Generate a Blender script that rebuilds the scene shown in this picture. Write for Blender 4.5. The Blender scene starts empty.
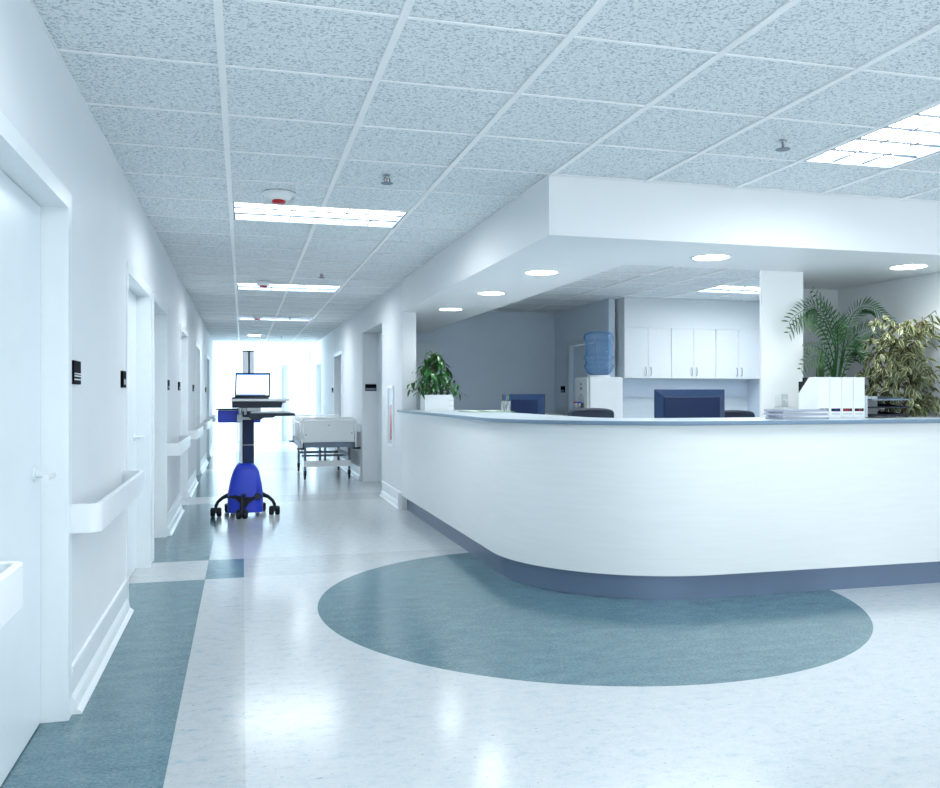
import bpy, bmesh, math, random
from math import sin, cos, pi, radians
from mathutils import Vector, Matrix
random.seed(11)
C = bpy.context.scene.collection
S = bpy.context.scene
# ------------------------------------------------------------------ camera, world, big lights, exposure
cam = bpy.data.objects.new('camera', bpy.data.cameras.new('camera')); C.objects.link(cam)
cam.location = (0, 0, 1.26)
cam.rotation_euler = (pi/2, 0, -math.atan(227.5/856))
cam.data.sensor_width = 36; cam.data.lens = 36*856/940; cam.data.shift_y = 2/940
cam.data.clip_start = .05
S.camera = cam
S.view_settings.view_transform = 'Standard'; S.view_settings.look = 'None'
S.view_settings.gamma = 1; S.view_settings.exposure = 0.22
S.view_settings.use_curve_mapping = False
W = bpy.data.worlds.new('daylight'); S.world = W; W.use_nodes = True
W.node_tree.nodes['Background'].inputs[0].default_value = (.87, .95, 1, 1)
W.node_tree.nodes['Background'].inputs[1].default_value = 1.6

def area(name, loc, rot, sx, sy, power, col):
    l = bpy.data.lights.new(name, 'AREA'); l.shape = 'RECTANGLE'; l.size = sx; l.size_y = sy
    l.energy = power; l.color = col
    o = bpy.data.objects.new(name, l); C.objects.link(o); o.location = loc; o.rotation_euler = rot
    return o
# daylight of the window at the left side of the far lobby; then an added unseen fill behind the camera
area('lobby_window_daylight', (-4.2, 22.7, 1.4), (0, -pi/2, 0), 2.2, 3.4, 560, (.84, .95, 1))
area('rear_fill', (3.2, -3.4, 1.5), (pi/2, 0, 0), 7.5, 2.0, 40, (.86, .95, 1))  # added fill for the front of the room, no modelled source

CZ = 2.537      # ceiling
SZ = 2.19       # soffit underside
LX = -.66       # left wall plane
RX = 1.71       # right wall plane
TE = 15.5        # lamp panel emission
# ------------------------------------------------------------------ materials
def nodes(name):
    m = bpy.data.materials.new(name); m.use_nodes = True
    nt = m.node_tree; return m, nt, nt.nodes['Principled BSDF']
def mat(name, col, rough=.5, metal=0, spec=.5, coat=0, var=.03, scale=12, bump=0, bscale=200, trans=0, ior=1.45, emit=None, es=1, stretch=None):
    m, nt, b = nodes(name)
    b.inputs['Roughness'].default_value = rough; b.inputs['Metallic'].default_value = metal
    b.inputs['Specular IOR Level'].default_value = spec
    b.inputs['Coat Weight'].default_value = coat; b.inputs['Coat Roughness'].default_value = .1
    b.inputs['Transmission Weight'].default_value = trans; b.inputs['IOR'].default_value = ior
    tc = nt.nodes.new('ShaderNodeTexCoord')
    mp = nt.nodes.new('ShaderNodeMapping'); nt.links.new(tc.outputs['Object'], mp.inputs[0])
    if stretch: mp.inputs['Scale'].default_value = stretch
    n = nt.nodes.new('ShaderNodeTexNoise'); n.inputs['Scale'].default_value = scale; n.inputs['Detail'].default_value = 4
    nt.links.new(mp.outputs[0], n.inputs['Vector'])
    r = nt.nodes.new('ShaderNodeValToRGB')
    r.color_ramp.elements[0].position = .3; r.color_ramp.elements[1].position = .7
    r.color_ramp.elements[0].color = tuple(max(0, c*(1-var)) for c in col)+(1,)
    r.color_ramp.elements[1].color = tuple(min(1, c*(1+var)) for c in col)+(1,)
    nt.links.new(n.outputs[0], r.inputs[0]); nt.links.new(r.outputs[0], b.inputs['Base Color'])
    if bump:
        n2 = nt.nodes.new('ShaderNodeTexNoise'); n2.inputs['Scale'].default_value = bscale
        bp = nt.nodes.new('ShaderNodeBump'); bp.inputs['Strength'].default_value = bump; bp.inputs['Distance'].default_value = .002
        nt.links.new(mp.outputs[0], n2.inputs['Vector']); nt.links.new(n2.outputs[0], bp.inputs['Height'])
        nt.links.new(bp.outputs[0], b.inputs['Normal'])
    if emit:
        b.inputs['Emission Color'].default_value = emit+(1,); b.inputs['Emission Strength'].default_value = es
    return m
M = {}
M['wall'] = mat('wall_paint', (.78, .825, .86), .55, spec=.3, var=.012, scale=3, bump=.15, bscale=120)
M['office'] = mat('office_wall_paint', (.68, .775, .88), .6, spec=.25, var=.015, scale=3, bump=.1)
M['soffit'] = mat('soffit_paint', (.84, .87, .89), .5, spec=.3, var=.01, scale=2)
M['fascia'] = mat('bulkhead_plaster', (.88, .91, .91), .55, spec=.3, var=.01, scale=2)
M['trim'] = mat('trim_gloss_white', (.84, .90, .93), .28, spec=.5, var=.01)
M['door'] = mat('door_white_laminate', (.78, .86, .91), .3, spec=.5, var=.012, scale=6)
M['panel'] = mat('counter_white_laminate', (.80, .84, .85), .3, spec=.45, var=.018, scale=3, stretch=(1, 1, 14))
M['edge'] = mat('countertop_edge_slate', (.17, .26, .36), .35, spec=.4, var=.03)
M['louvre'] = mat('louvre_anodised', (.03, .045, .06), .5, spec=.2, var=.02)
M['slab'] = mat('countertop_grey_laminate', (.58, .67, .73), .28, spec=.5, var=.03, scale=30)
M['kick'] = mat('kick_plate_metal', (.15, .21, .31), .3, metal=.3, spec=.5, var=.04, scale=4)
M['plastic'] = mat('white_plastic', (.82, .86, .88), .35, var=.01)
M['rail'] = mat('handrail_white', (.84, .89, .92), .3, var=.01)
M['black'] = mat('black_plastic', (.006, .008, .014), .45, spec=.3, var=.1)
M['sign'] = mat('matt_black_sign', (.003, .004, .007), .7, spec=.08, var=.05)
M['navy'] = mat('navy_plastic', (.010, .024, .080), .4, spec=.25, var=.06, scale=5)
M['navylight'] = mat('navy_bezel', (.018, .045, .115), .4, spec=.3, var=.05, scale=5)
M['blue'] = mat('blue_plastic', (.022, .055, .60), .35, var=.04, scale=5)
M['silver'] = mat('brushed_aluminium', (.45, .50, .55), .3, metal=.8, var=.05, stretch=(20, 20, 1))
M['grey'] = mat('grey_painted_steel', (.17, .22, .29), .4, metal=.1, var=.04)
M['lightgrey'] = mat('light_grey_plastic', (.58, .64, .68), .4, var=.02)
M['darkmetal'] = mat('dark_slate_metal', (.014, .022, .04), .4, metal=.0, spec=.35, var=.05)
M['chrome'] = mat('chrome', (.22, .27, .34), .2, metal=1, var=.02)
M['red'] = mat('red_enamel', (.50, .012, .03), .3, var=.04)
M['brass'] = mat('brass', (.42, .36, .08), .3, metal=.6, var=.04)
M['paper'] = mat('paper', (.83, .86, .88), .6, var=.015)
M['papergrey'] = mat('grey_cover', (.36, .41, .50), .45, var=.04)
M['paperlilac'] = mat('lilac_cover', (.52, .50, .64), .45, var=.04)
M['papergreen'] = mat('green_cover', (.12, .32, .10), .5, var=.1)
M['soil'] = mat('potting_soil', (.03, .022, .015), .9, var=.3, scale=60)
M['bark'] = mat('bark', (.12, .085, .05), .8, var=.3, scale=50)
M['leaf'] = mat('ficus_leaf', (.022, .12, .025), .35, spec=.4, var=.45, scale=14)
M['palm'] = mat('palm_leaf', (.032, .105, .035), .4, spec=.4, var=.4, scale=9)
M['palmstem'] = mat('palm_stem', (.06, .15, .045), .45, var=.2, scale=20)
M['vleaf'] = mat('variegated_leaf_green', (.05, .068, .02), .4, spec=.4, var=.4, scale=12)
M['vedge'] = mat('variegated_leaf_cream', (.42, .44, .25), .4, spec=.4, var=.2, scale=12)
M['pot'] = mat('terracotta_grey_pot', (.35, .38, .40), .6, var=.05)
M['bottle'] = mat('blue_water_bottle', (.13, .33, .62), .08, trans=1, ior=1.12, var=.02)
M['glass'] = mat('clear_glass', (.9, .96, .97), .03, trans=1, ior=1.2, var=.005)
M['cabglass'] = mat('cabinet_glass', (.72, .80, .90), .05, trans=1, ior=1.05, var=.01)
M['cabinet'] = mat('cabinet_white_laminate', (.74, .79, .81), .4, var=.03, scale=70)
M['splash'] = mat('splashback_tile', (.60, .68, .73), .35, var=.03, scale=30)
M['mattress'] = mat('pale_blanket', (.72, .77, .80), .8, var=.03, scale=8, bump=.3, bscale=40)
M['inkblue'] = mat('ink_blue_plastic', (.01, .02, .35), .3, var=.05)
M['indigo'] = mat('indicator_blue', (.01, .10, .65), .35, var=.05)
M['lamp'] = mat('lamp_diffuser', (.9, .9, .9), .5, var=.01, emit=(.95, .985, 1), es=TE)
M['down'] = mat('downlight_lens', (.9, .9, .9), .5, var=.01, emit=(.97, 1, .99), es=16)
M['bar'] = mat('ceiling_t_bar', (.96, .98, .99), .45, var=.01)
M['screen'] = mat('laptop_screen_glow', (.9, .9, .9), .3, var=.01, emit=(.9, .96, 1), es=1.0)
M['screenblue'] = mat('screen_blue_bar', (.05, .2, .6), .3, var=.02, emit=(.05, .22, .6), es=.6)
M['screengreen'] = mat('screen_green_button', (.02, .3, .05), .3, var=.02, emit=(.02, .4, .06), es=.4)

for k, a_ in (('bottle', .45), ('glass', .14), ('cabglass', .08)):
    b_ = M[k].node_tree.nodes['Principled BSDF']; b_.inputs['Alpha'].default_value = a_
    b_.inputs['Transmission Weight'].default_value = 0; b_.inputs['IOR'].default_value = 1.45
nt_ = M['bottle'].node_tree; lw = nt_.nodes.new('ShaderNodeLayerWeight'); lw.inputs[0].default_value = .35
mr = nt_.nodes.new('ShaderNodeMapRange'); mr.inputs['To Min'].default_value = .28; mr.inputs['To Max'].default_value = .9
nt_.links.new(lw.outputs['Facing'], mr.inputs['Value']); nt_.links.new(mr.outputs[0], nt_.nodes['Principled BSDF'].inputs['Alpha'])
def floor_material():
    m, nt, b = nodes('marbled_linoleum')
    L = nt.links.new; N = nt.nodes.new
    g = N('ShaderNodeNewGeometry'); sp = N('ShaderNodeSeparateXYZ'); L(g.outputs['Position'], sp.inputs[0])
    X, Y = sp.outputs[0], sp.outputs[1]
    def op(o, a, b_=None, c=None):
        n = N('ShaderNodeMath'); n.operation = o
        for i, v in enumerate((a, b_, c)):
            if v is None: continue
            if isinstance(v, (int, float)): n.inputs[i].default_value = v
            else: L(v, n.inputs[i])
        return n.outputs[0]
    dx = op('DIVIDE', op('SUBTRACT', X, 2.066), 1.640); dy = op('DIVIDE', op('SUBTRACT', Y, 5.018), 1.669)
    circ = op('LESS_THAN', op('ADD', op('MULTIPLY', dx, dx), op('MULTIPLY', dy, dy)), 1.0)
    t = op('FLOORED_MODULO', op('SUBTRACT', Y, 6.15), 4.28)
    band = op('LESS_THAN', t, .71)
    left = op('LESS_THAN', X, -.247)
    sq = op('MULTIPLY', op('GREATER_THAN', X, -.25), op('LESS_THAN', X, .01))
    blue = op('MAXIMUM', op('MAXIMUM', circ, op('MULTIPLY', left, op('SUBTRACT', 1.0, band))), op('MULTIPLY', sq, band))
    beige = op('MAXIMUM', op('MULTIPLY', left, band), op('MAXIMUM', op('MULTIPLY', sq, op('SUBTRACT', 1.0, band)), op('MULTIPLY', op('GREATER_THAN', X, .01), op('MULTIPLY', op('MULTIPLY', band, op('GREATER_THAN', Y, 5.0)), .75))))
    def noise(scale, detail, sx, sy, rough=.6):
        mp = N('ShaderNodeMapping'); mp.inputs['Scale'].default_value = (sx, sy, 1); L(g.outputs['Position'], mp.inputs[0])
        n = N('ShaderNodeTexNoise'); n.inputs['Scale'].default_value = scale; n.inputs['Detail'].default_value = detail
        n.inputs['Roughness'].default_value = rough; L(mp.outputs[0], n.inputs['Vector']); return n.outputs[0]
    def ramp(v, st):
        r = N('ShaderNodeValToRGB'); e = r.color_ramp.elements
        while len(e) < len(st): e.new(.5)
        for k, (p, c) in enumerate(st): e[k].position = p; e[k].color = tuple(c)+(1,)
        L(v, r.inputs[0]); return r.outputs[0]
    def mix(f, a, b_, mode='MIX'):
        n = N('ShaderNodeMix'); n.data_type = 'RGBA'; n.blend_type = mode
        if isinstance(f, (int, float)): n.inputs[0].default_value = f
        else: L(f, n.inputs[0])
        for i, v in ((6, a), (7, b_)):
            if isinstance(v, tuple): n.inputs[i].default_value = v+(1,)
            else: L(v, n.inputs[i])
        return n.outputs[2]
    streak = noise(6.5, 9, 1, 1.9, .78); fine = noise(64, 6, 1, 1.35, .9); fleck = noise(34, 3, 1, 2.2, .6)
    bl = ramp(streak, [(.36, (.030, .095, .150)), (.5, (.085, .19, .245)), (.64, (.17, .30, .33))])
    bl = mix(.62, bl, ramp(fine, [(.36, (.025, .08, .13)), (.5, (.10, .205, .25)), (.64, (.30, .38, .38))]))
    mid = noise(13, 9, 1, 1.6, .78)
    wh = ramp(mid, [(.34, (.44, .52, .585)), (.47, (.56, .615, .645)), (.66, (.62, .655, .675))])
    wh = mix(ramp(fleck, [(.29, (1, 1, 1)), (.34, (0, 0, 0))]), wh, (.22, .30, .38))
    wh = mix(ramp(fine, [(.36, (1, 1, 1)), (.46, (0, 0, 0))]), wh, (.42, .48, .52))
    be = mix(.85, wh, (.86, .85, .84), 'MULTIPLY')
    be = mix(ramp(streak, [(.36, (1, 1, 1)), (.44, (0, 0, 0))]), be, (.30, .44, .56))
    c = mix(beige, wh, be); c = mix(blue, c, bl)
    L(c, b.inputs['Base Color'])
    b.inputs['Roughness'].default_value = .17; b.inputs['Specular IOR Level'].default_value = .5
    b.inputs['Coat Weight'].default_value = 0
    return m
def tile_material():
    m, nt, b = nodes('fissured_ceiling_tile'); L = nt.links.new; N = nt.nodes.new
    g = N('ShaderNodeNewGeometry')
    mp = N('ShaderNodeMapping'); mp.inputs['Scale'].default_value = (1, 1.25, 1); mp.inputs['Rotation'].default_value = (0, 0, .35); L(g.outputs['Position'], mp.inputs[0])
    n = N('ShaderNodeTexNoise'); n.inputs['Scale'].default_value = 80; n.inputs['Detail'].default_value = 3; n.inputs['Distortion'].default_value = .9
    L(mp.outputs[0], n.inputs['Vector'])
    r = N('ShaderNodeValToRGB'); e = r.color_ramp.elements
    e[0].position = .37; e[0].color = (.42, .50, .55, 1); e[1].position = .485; e[1].color = (.84, .885, .905, 1)
    L(n.outputs[0], r.inputs[0]); L(r.outputs[0], b.inputs['Base Color'])
    bp = N('ShaderNodeBump'); bp.inputs['Strength'].default_value = .3; bp.inputs['Distance'].default_value = .003
    L(n.outputs[0], bp.inputs['Height']); L(bp.outputs[0], b.inputs['Normal'])
    b.inputs['Roughness'].default_value = .85; b.inputs['Specular IOR Level'].default_value = .1
    return m
M['floor'] = floor_material(); M['tile'] = tile_material()

# ------------------------------------------------------------------ mesh builder
class MB:
    def __init__(s): s.bm = bmesh.new(); s.mi = 0
    def _faces(s, fs):
        for f in fs: f.material_index = s.mi
    def box(s, x0, x1, y0, y1, z0, z1, mt=None):
        vs = [s.bm.verts.new((x, y, z)) for z in (z0, z1) for y in (y0, y1) for x in (x0, x1)]
        if mt is not None:
            for v in vs: v.co = mt @ v.co
        q = [(0, 2, 3, 1), (4, 5, 7, 6), (0, 1, 5, 4), (2, 6, 7, 3), (0, 4, 6, 2), (1, 3, 7, 5)]
        s._faces([s.bm.faces.new([vs[i] for i in f]) for f in q]); return s
    def quad(s, *pts):
        s._faces([s.bm.faces.new([s.bm.verts.new(p) for p in pts])]); return s
    def prism(s, pts, a0, a1, axis='z'):
        """extrude 2-D outline; axis z: (x,y); y: (x,z); x: (y,z)"""
        def P(p, a): return {'z': (p[0], p[1], a), 'y': (p[0], a, p[1]), 'x': (a, p[0], p[1])}[axis]
        A = [s.bm.verts.new(P(p, a0)) for p in pts]; B = [s.bm.verts.new(P(p, a1)) for p in pts]
        n = len(pts); fs = [s.bm.faces.new(A), s.bm.faces.new(B[::-1])]
        for i in range(n): fs.append(s.bm.faces.new((A[i], B[i], B[(i+1) % n], A[(i+1) % n])))
        s._faces(fs); return s
    def lathe(s, prof, c=(0, 0, 0), n=32, ax='z', caps=True):
        rings = []
        for r, z in prof:
            ring = []
            for i in range(n):
                a = 2*pi*i/n; p = (r*cos(a), r*sin(a), z)
                if ax == 'x': p = (z, r*cos(a), r*sin(a))
                if ax == 'y': p = (r*cos(a), z, r*sin(a))
                ring.append(s.bm.verts.new((p[0]+c[0], p[1]+c[1], p[2]+c[2])))
            rings.append(ring)
        fs = []
        for A, B in zip(rings, rings[1:]):
            for i in range(n): fs.append(s.bm.faces.new((A[i], A[(i+1) % n], B[(i+1) % n], B[i])))
        if caps and prof[0][0] > 1e-6: fs.append(s.bm.faces.new(rings[0][::-1]))
        if caps and prof[-1][0] > 1e-6: fs.append(s.bm.faces.new(rings[-1]))
        s._faces(fs); return s
    def tube(s, pts, r, n=10, close=False):
        pts = [Vector(p) for p in pts]; rr = r if isinstance(r, (list, tuple)) else [r]*len(pts)
        rings = []; up = None
        for i, p in enumerate(pts):
            if close: d = pts[(i+1) % len(pts)]-pts[i-1]
            else: d = pts[min(i+1, len(pts)-1)]-pts[max(i-1, 0)]
            d.normalize()
            if up is None:
                up = Vector((0, 0, 1)) if abs(d.z) < .9 else Vector((0, 1, 0))
            a = d.cross(up)
            if a.length < 1e-4: a = d.cross(Vector((1, 0, 0)))
            a.normalize(); bq = a.cross(d).normalized(); up = bq
            rings.append([s.bm.verts.new(p+(a*cos(2*pi*k/n)+bq*sin(2*pi*k/n))*rr[i]) for k in range(n)])
        fs = []
        m = len(rings)
        for i in range(m if close else m-1):
            A, B = rings[i], rings[(i+1) % m]
            for k in range(n): fs.append(s.bm.faces.new((A[k], A[(k+1) % n], B[(k+1) % n], B[k])))
        if not close: fs += [s.bm.faces.new(rings[0][::-1]), s.bm.faces.new(rings[-1])]
        s._faces(fs); return s
    def sweep(s, path, prof, close=False):
        """path: 2-D (x,y) polyline with normals; prof: (offset, z) closed outline."""
        rings = []
        for (x, y, nx, ny) in path:
            rings.append([s.bm.verts.new((x+nx*o, y+ny*o, z)) for o, z in prof])
        n = len(prof); fs = []
        for A, B in zip(rings, rings[1:]):
            for k in range(n): fs.append(s.bm.faces.new((A[k], A[(k+1) % n], B[(k+1) % n], B[k])))
        fs += [s.bm.faces.new(rings[0][::-1]), s.bm.faces.new(rings[-1])]
        s._faces(fs); return s
    def build(s, name, mats, parent=None, bevel=0, smooth=False, loc=None, seg=2, ang=35):
        bmesh.ops.recalc_face_normals(s.bm, faces=s.bm.faces)
        me = bpy.data.meshes.new(name); s.bm.to_mesh(me); s.bm.free()
        if not isinstance(mats, (list, tuple)): mats = [mats]
        for m in mats: me.materials.append(M[m])
        o = bpy.data.objects.new(name, me); C.objects.link(o)
        if parent: o.parent = parent
        if loc: o.location = loc
        if bevel:
            b = o.modifiers.new('bevel', 'BEVEL'); b.width = bevel; b.segments = seg; b.limit_method = 'ANGLE'; b.angle_limit = radians(40)
        if smooth:
            for p in me.polygons: p.use_smooth = True
            try:
                me.set_sharp_from_angle(angle=radians(ang))
            except Exception: pass
        return o
def thing(name, label, cat, loc=(0, 0, 0), rz=0, group=None):
    o = bpy.data.objects.new(name, None); C.objects.link(o); o.empty_display_size = .1
    o.location = loc; o.rotation_euler = (0, 0, rz); tag(o, label, cat, group); return o
def tag(o, label, cat, group=None):
    o['label'] = label; o['category'] = cat
    if group: o['group'] = group
    return o
def struct(o): o['kind'] = 'structure'; return o
def kids(o): return [c for c in bpy.data.objects if c.parent == o]
def copy_tree(o, loc=None, rz=None, label=None, parent=None):
    c = o.copy(); C.objects.link(c)
    if parent: c.parent = parent
    if loc is not None: c.location = loc
    if rz is not None: c.rotation_euler = (0, 0, rz)
    if label: c['label'] = label
    for ch in kids(o): copy_tree(ch, parent=c)
    return c

# ------------------------------------------------------------------ structure: floor and ceiling
fb = MB()
fb.prism([(-5, 20.8), (-.9, 20.8), (-.9, 0), (-5, 0), (-5, -3.6), (9.2, -3.6), (9.2, 24.7), (-5, 24.7)], -.1, 0)
struct(fb.build('floor', 'floor'))
gx = lambda i: -.077+.6*i
gy = lambda j: 5.83+.597*j
def outline(x0, x1, y0, y1):   # is this ceiling cell inside the building
    cx, cy = (x0+x1)/2, (y0+y1)/2
    if cy > 20.8: return cx < 3.2 and cx > -5
    return LX-.3 < cx or cy < 0
holes = set()
for i, j, w, h in [(0, 0, 2, 1), (0, 7, 2, 1), (0, 14, 2, 1), (5, -5, 1, 2), (9, 5, 2, 1), (5, 1, 2, 1), (7, 1, 2, 1), (0, -7, 2, 1), (5, -12, 1, 2)]:
    for a in range(w):
        for b_ in range(h): holes.add((i+a, j+b_))
cb = MB(); gb = MB()
for i in range(-9, 16):
    for j in range(-16, 32):
        if (i, j) in holes: continue
        x0, x1, y0, y1 = gx(i), gx(i+1), gy(j), gy(j+1)
        if not outline(x0, x1, y0, y1): continue
        cb.quad((x0, y0, CZ+.004), (x0, y1, CZ+.004), (x1, y1, CZ+.004), (x1, y0, CZ+.004))
ceil = struct(cb.build('ceiling', 'tile'))
YA, YB = gy(-16), 24.6
for i in range(-9, 16):
    x = gx(i)
    if x < LX: gb.box(x-.014, x+.014, YA, -.1, CZ-.005, CZ+.003)
    ya = 20.8 if x < LX else YA
    if x > 3.2: yb = 14
    else: yb = YB
    segs = [(ya, yb)]
    # interrupted by lamps that span the line
    for (hi, hj, w, h) in [(5, -5, 1, 2)]: pass
    if i == 10: segs = [(YA, gy(5)), (gy(6), yb)]
    if i in (6, 8): segs = [(YA, gy(1)), (gy(2), yb)]
    if i == 1: segs = [(YA, gy(-7)), (gy(-6), gy(0)), (gy(1), gy(7)), (gy(8), gy(14)), (gy(15), yb)]
    for a, b_ in segs: gb.box(x-.014, x+.014, a, b_, CZ-.005, CZ+.003)
for j in range(-16, 32):
    y = gy(j)
    if y > 24.5: continue
    xa = -5 if y > 20.8 or y < 0 else LX
    xb = 3.2 if y > 14 else 8.9
    segs = [(xa, xb)]
    if j in (-4, -11): segs = [(xa, gx(5)), (gx(6), xb)]
    for a, b_ in segs: gb.box(a, b_, y-.0065, y+.0065, CZ-.003, CZ+.002)
struct(gb.build('ceiling_grid', 'bar', ceil))

# ------------------------------------------------------------------ walls
def wall_x(x0, x1, y0, y1, opens, ztop=CZ+.05):
    """wall running along y with openings (ya, yb, z)."""
    b = MB(); y = y0
    for (a, c, z) in opens:
        b.box(x0, x1, y, a, 0, ztop); b.box(x0, x1, a, c, z, ztop); y = c
    b.box(x0, x1, y, y1, 0, ztop); return b
LD = [(2.58, 3.62), (5.42, 6.68), (6.95, 8.08), (9.95, 11.1), (13.1, 14.3), (16.95, 18.2)]
DH = 2.0
struct(wall_x(LX-.2, LX, .05, 20.8, [(a, c, DH) for a, c in LD]).build('wall_left', 'wall'))
RDo = [(15.3, 16.6), (19.5, 20.8)]
b = MB()
b.box(RX, RX+.16, 9.37, 10.6, 0, CZ+.05)
b.box(RX, RX+.29, 10.6, 10.78, 0, CZ+.05)
b.box(RX, RX+.29, 10.78, 12.6, 2.19, CZ+.05)
b.box(RX, RX+.29, 12.6, 12.78, 0, CZ+.05)
y = 12.78
for (a, c) in RDo:
    b.box(RX, RX+.16, y, a, 0, CZ+.05); b.box(RX, RX+.16, a, c, 2.02, CZ+.05); y = c
b.box(RX, RX+.16, y, 22.9, 0, CZ+.05)
struct(b.build('wall_right', 'wall'))
struct(MB().box(-5, 3.2, 24.5, 24.7, 0, CZ+.05).build('wall_end', 'wall'))
struct(MB().box(-5, LX-.2, 20.6, 20.8, 0, CZ+.05).build('wall_lobby_near', 'wall'))
struct(MB().box(3.1, 3.3, 22.9, 24.5, 0, CZ+.05).box(RX, 3.1, 22.75, 22.9, 0, CZ+.05).build('wall_lobby_right', 'wall'))
struct(MB().box(2.0, 4.74, 12.4, 12.55, 0, CZ+.05).build('wall_office_back', 'office'))
struct(wall_x(4.65, 4.74, 10.4, 12.4, [(10.85, 11.8, 2.0)]).build('wall_office_side', 'office'))
struct(MB().box(4.74, 6.95, 10.56, 10.7, 0, CZ+.05).build('wall_kitchenette', 'office'))
struct(MB().box(6.82, 6.95, 6.43, 10.56, 0, CZ+.05).build('wall_office_right', 'office'))
struct(MB().box(4.34, 6.95, 6.43, 6.53, 0, CZ+.05).build('wall_alcove_back', 'wall'))
struct(MB().box(5.05, 9.1, 4.72, 6.43, 0, SZ).build('wall_alcove_side', 'wall'))
struct(MB().prism([(3.715, 5.57), (4.07, 5.57), (4.07, 5.66), (4.46, 6.43), (4.34, 6.43), (3.97, 5.68), (3.77, 5.68)], 0, SZ).build('wall_pillar', 'fascia'))
sof = [(1.71, 4.66), (9.1, 4.66), (9.1, 5.57), (2.61, 5.57), (2.61, 12.4), (2.0, 12.4), (2.0, 10.6), (1.87, 10.6), (1.87, 9.37), (1.71, 9.37)]
struct(MB().prism(sof, SZ, CZ+.003).build('ceiling_soffit', 'soffit'))
struct(MB().prism([(4.0, 5.57), (5.1, 5.57), (5.1, 6.43), (4.40, 6.43)], SZ, SZ+.03).build('ceiling_alcove', 'soffit'))
# wall angle trims where ceiling meets walls
struct(MB().box(LX, LX+.003, .06, 20.8, CZ-.012, CZ).box(RX-.003, RX, 9.37, 22.9, CZ-.02, CZ).build('trim_1', 'trim'))
struct(MB().box(4.78, 6.80, 10.545, 10.559, .9, 1.24).build('trim_2', 'splash'))

# baseboards
bprof = [(0, 0), (0, .19), (.012, .188), (.014, .17), (.006, .165), (.006, .075), (.018, .055), (.026, .02), (.045, .006), (.045, 0)]
def baseboard(name, x, s, y0, y1):
    m = MB(); m.sweep([(x, y0, s, 0), (x, y1, s, 0)], bprof); return struct(m.build(name, 'trim'))
for a, c in [(.06, 2.5), (3.675, 5.355), (8.14, 9.89), (11.16, 13.04), (14.36, 16.89), (18.26, 20.78)]: baseboard('baseboard_left', LX, 1, a, c)
for a, c in [(9.40, 10.74), (12.82, 15.24), (16.66, 19.44)]: baseboard('baseboard_right', RX, -1, a, c)
m = MB(); m.sweep([(RX-.045, 9.37, 0, -1), (RX, 9.37, 0, -1)], [(o*.3, z) for o, z in bprof]); struct(m.build('baseboard_pier', 'trim'))

# doors (leaf mesh with frame, lever handle)
lever = [(0, 0, 0)]
def door(n, y0, y1, x, side, H, hy=None, inner=.09, wallx=LX, handle=True):
    """leaf in an opening of a wall along y; side=+1: corridor lies at +x of the wall"""
    s = side
    leafx = x
    o = MB(); a, c = sorted((leafx, leafx-s*.045)); o.box(a, c, y0+.012, y1-.012, .006, H-.012)
    d = struct(o.build('door_%d' % n, 'door', bevel=.002))
    f = MB()
    wx = wallx
    def fb_(xa, xb, *r):
        f.box(min(xa, xb), max(xa, xb), *r)
    fb_(wx+s*.008, leafx-s*.05, y0-.0, y0+.010, 0, H)         # jamb linings
    fb_(wx+s*.008, leafx-s*.05, y1-.010, y1, 0, H)
    fb_(wx+s*.008, leafx-s*.05, y0, y1, H-.010, H)
    fb_(wx, wx+s*.008, y0-.055, y0, 0, H+.055)                 # casing on the wall face
    fb_(wx, wx+s*.008, y1, y1+.055, 0, H+.055)
    fb_(wx, wx+s*.008, y0, y1, H, H+.055)
    f.build('frame', 'trim', d)
    if handle:
        hy = hy if hy else y1-.16
        h = MB(); h.lathe([(.027, 0), (.027, s*.008)], (leafx, hy, .965), 20, 'x')
        h.tube([(leafx, hy, .965), (leafx+s*.055, hy, .965), (leafx+s*.066, hy-.012, .965), (leafx+s*.066, hy-.135, .965)], .0115, 10)
        h.build('handle', 'trim', d, smooth=True)
    return d
for k, (a, c) in enumerate(LD): door(k+1, a, c, LX-.09, 1, DH, hy=(3.50 if k == 0 else None))
for k, (a, c) in enumerate(RDo): door(k+7, a, c, RX+.10, -1, 2.02, hy=a+.16, wallx=RX)
# recess door on the right wall: plain leaf at the back of the thick opening
d = struct(MB().box(1.93, 1.97, 10.79, 12.59, .006, 2.18).build('door_9', 'door'))
MB().box(1.925, 1.93, 10.79, 10.84, 0, 2.18).box(1.925, 1.93, 11.66, 11.70, 0, 2.18).build('frame', 'trim', d)
# office side door and office back door
o = struct(MB().box(4.70, 4.735, 10.87, 11.78, .006, 1.99).build('door_10', 'office'))
MB().box(4.635, 4.65, 10.79, 10.85, 0, 2.06).box(4.635, 4.65, 11.8, 11.86, 0, 2.06).box(4.635, 4.65, 10.85, 11.8, 2.0, 2.06).build('frame', 'splash', o)
o = struct(MB().box(1.98+.05, 2.83, 12.36, 12.398, .006, 2.05).build('door_11', 'splash', bevel=.003))
MB().box(2.74, 2.79, 12.32, 12.36, .93, .97).build('handle', 'silver', o)
# double door on the far end wall
o = struct(MB().box(-.14, .40, 24.44, 24.498, .006, 2.0).box(.41, .95, 24.44, 24.498, .006, 2.0).build('door_12', 'door', bevel=.004))
MB().box(-.24, -.15, 24.41, 24.498, 0, 2.10).box(.96, 1.05, 24.41, 24.498, 0, 2.10).box(-.15, .96, 24.41, 24.498, 2.01, 2.10).build('frame', 'office', o)
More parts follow.
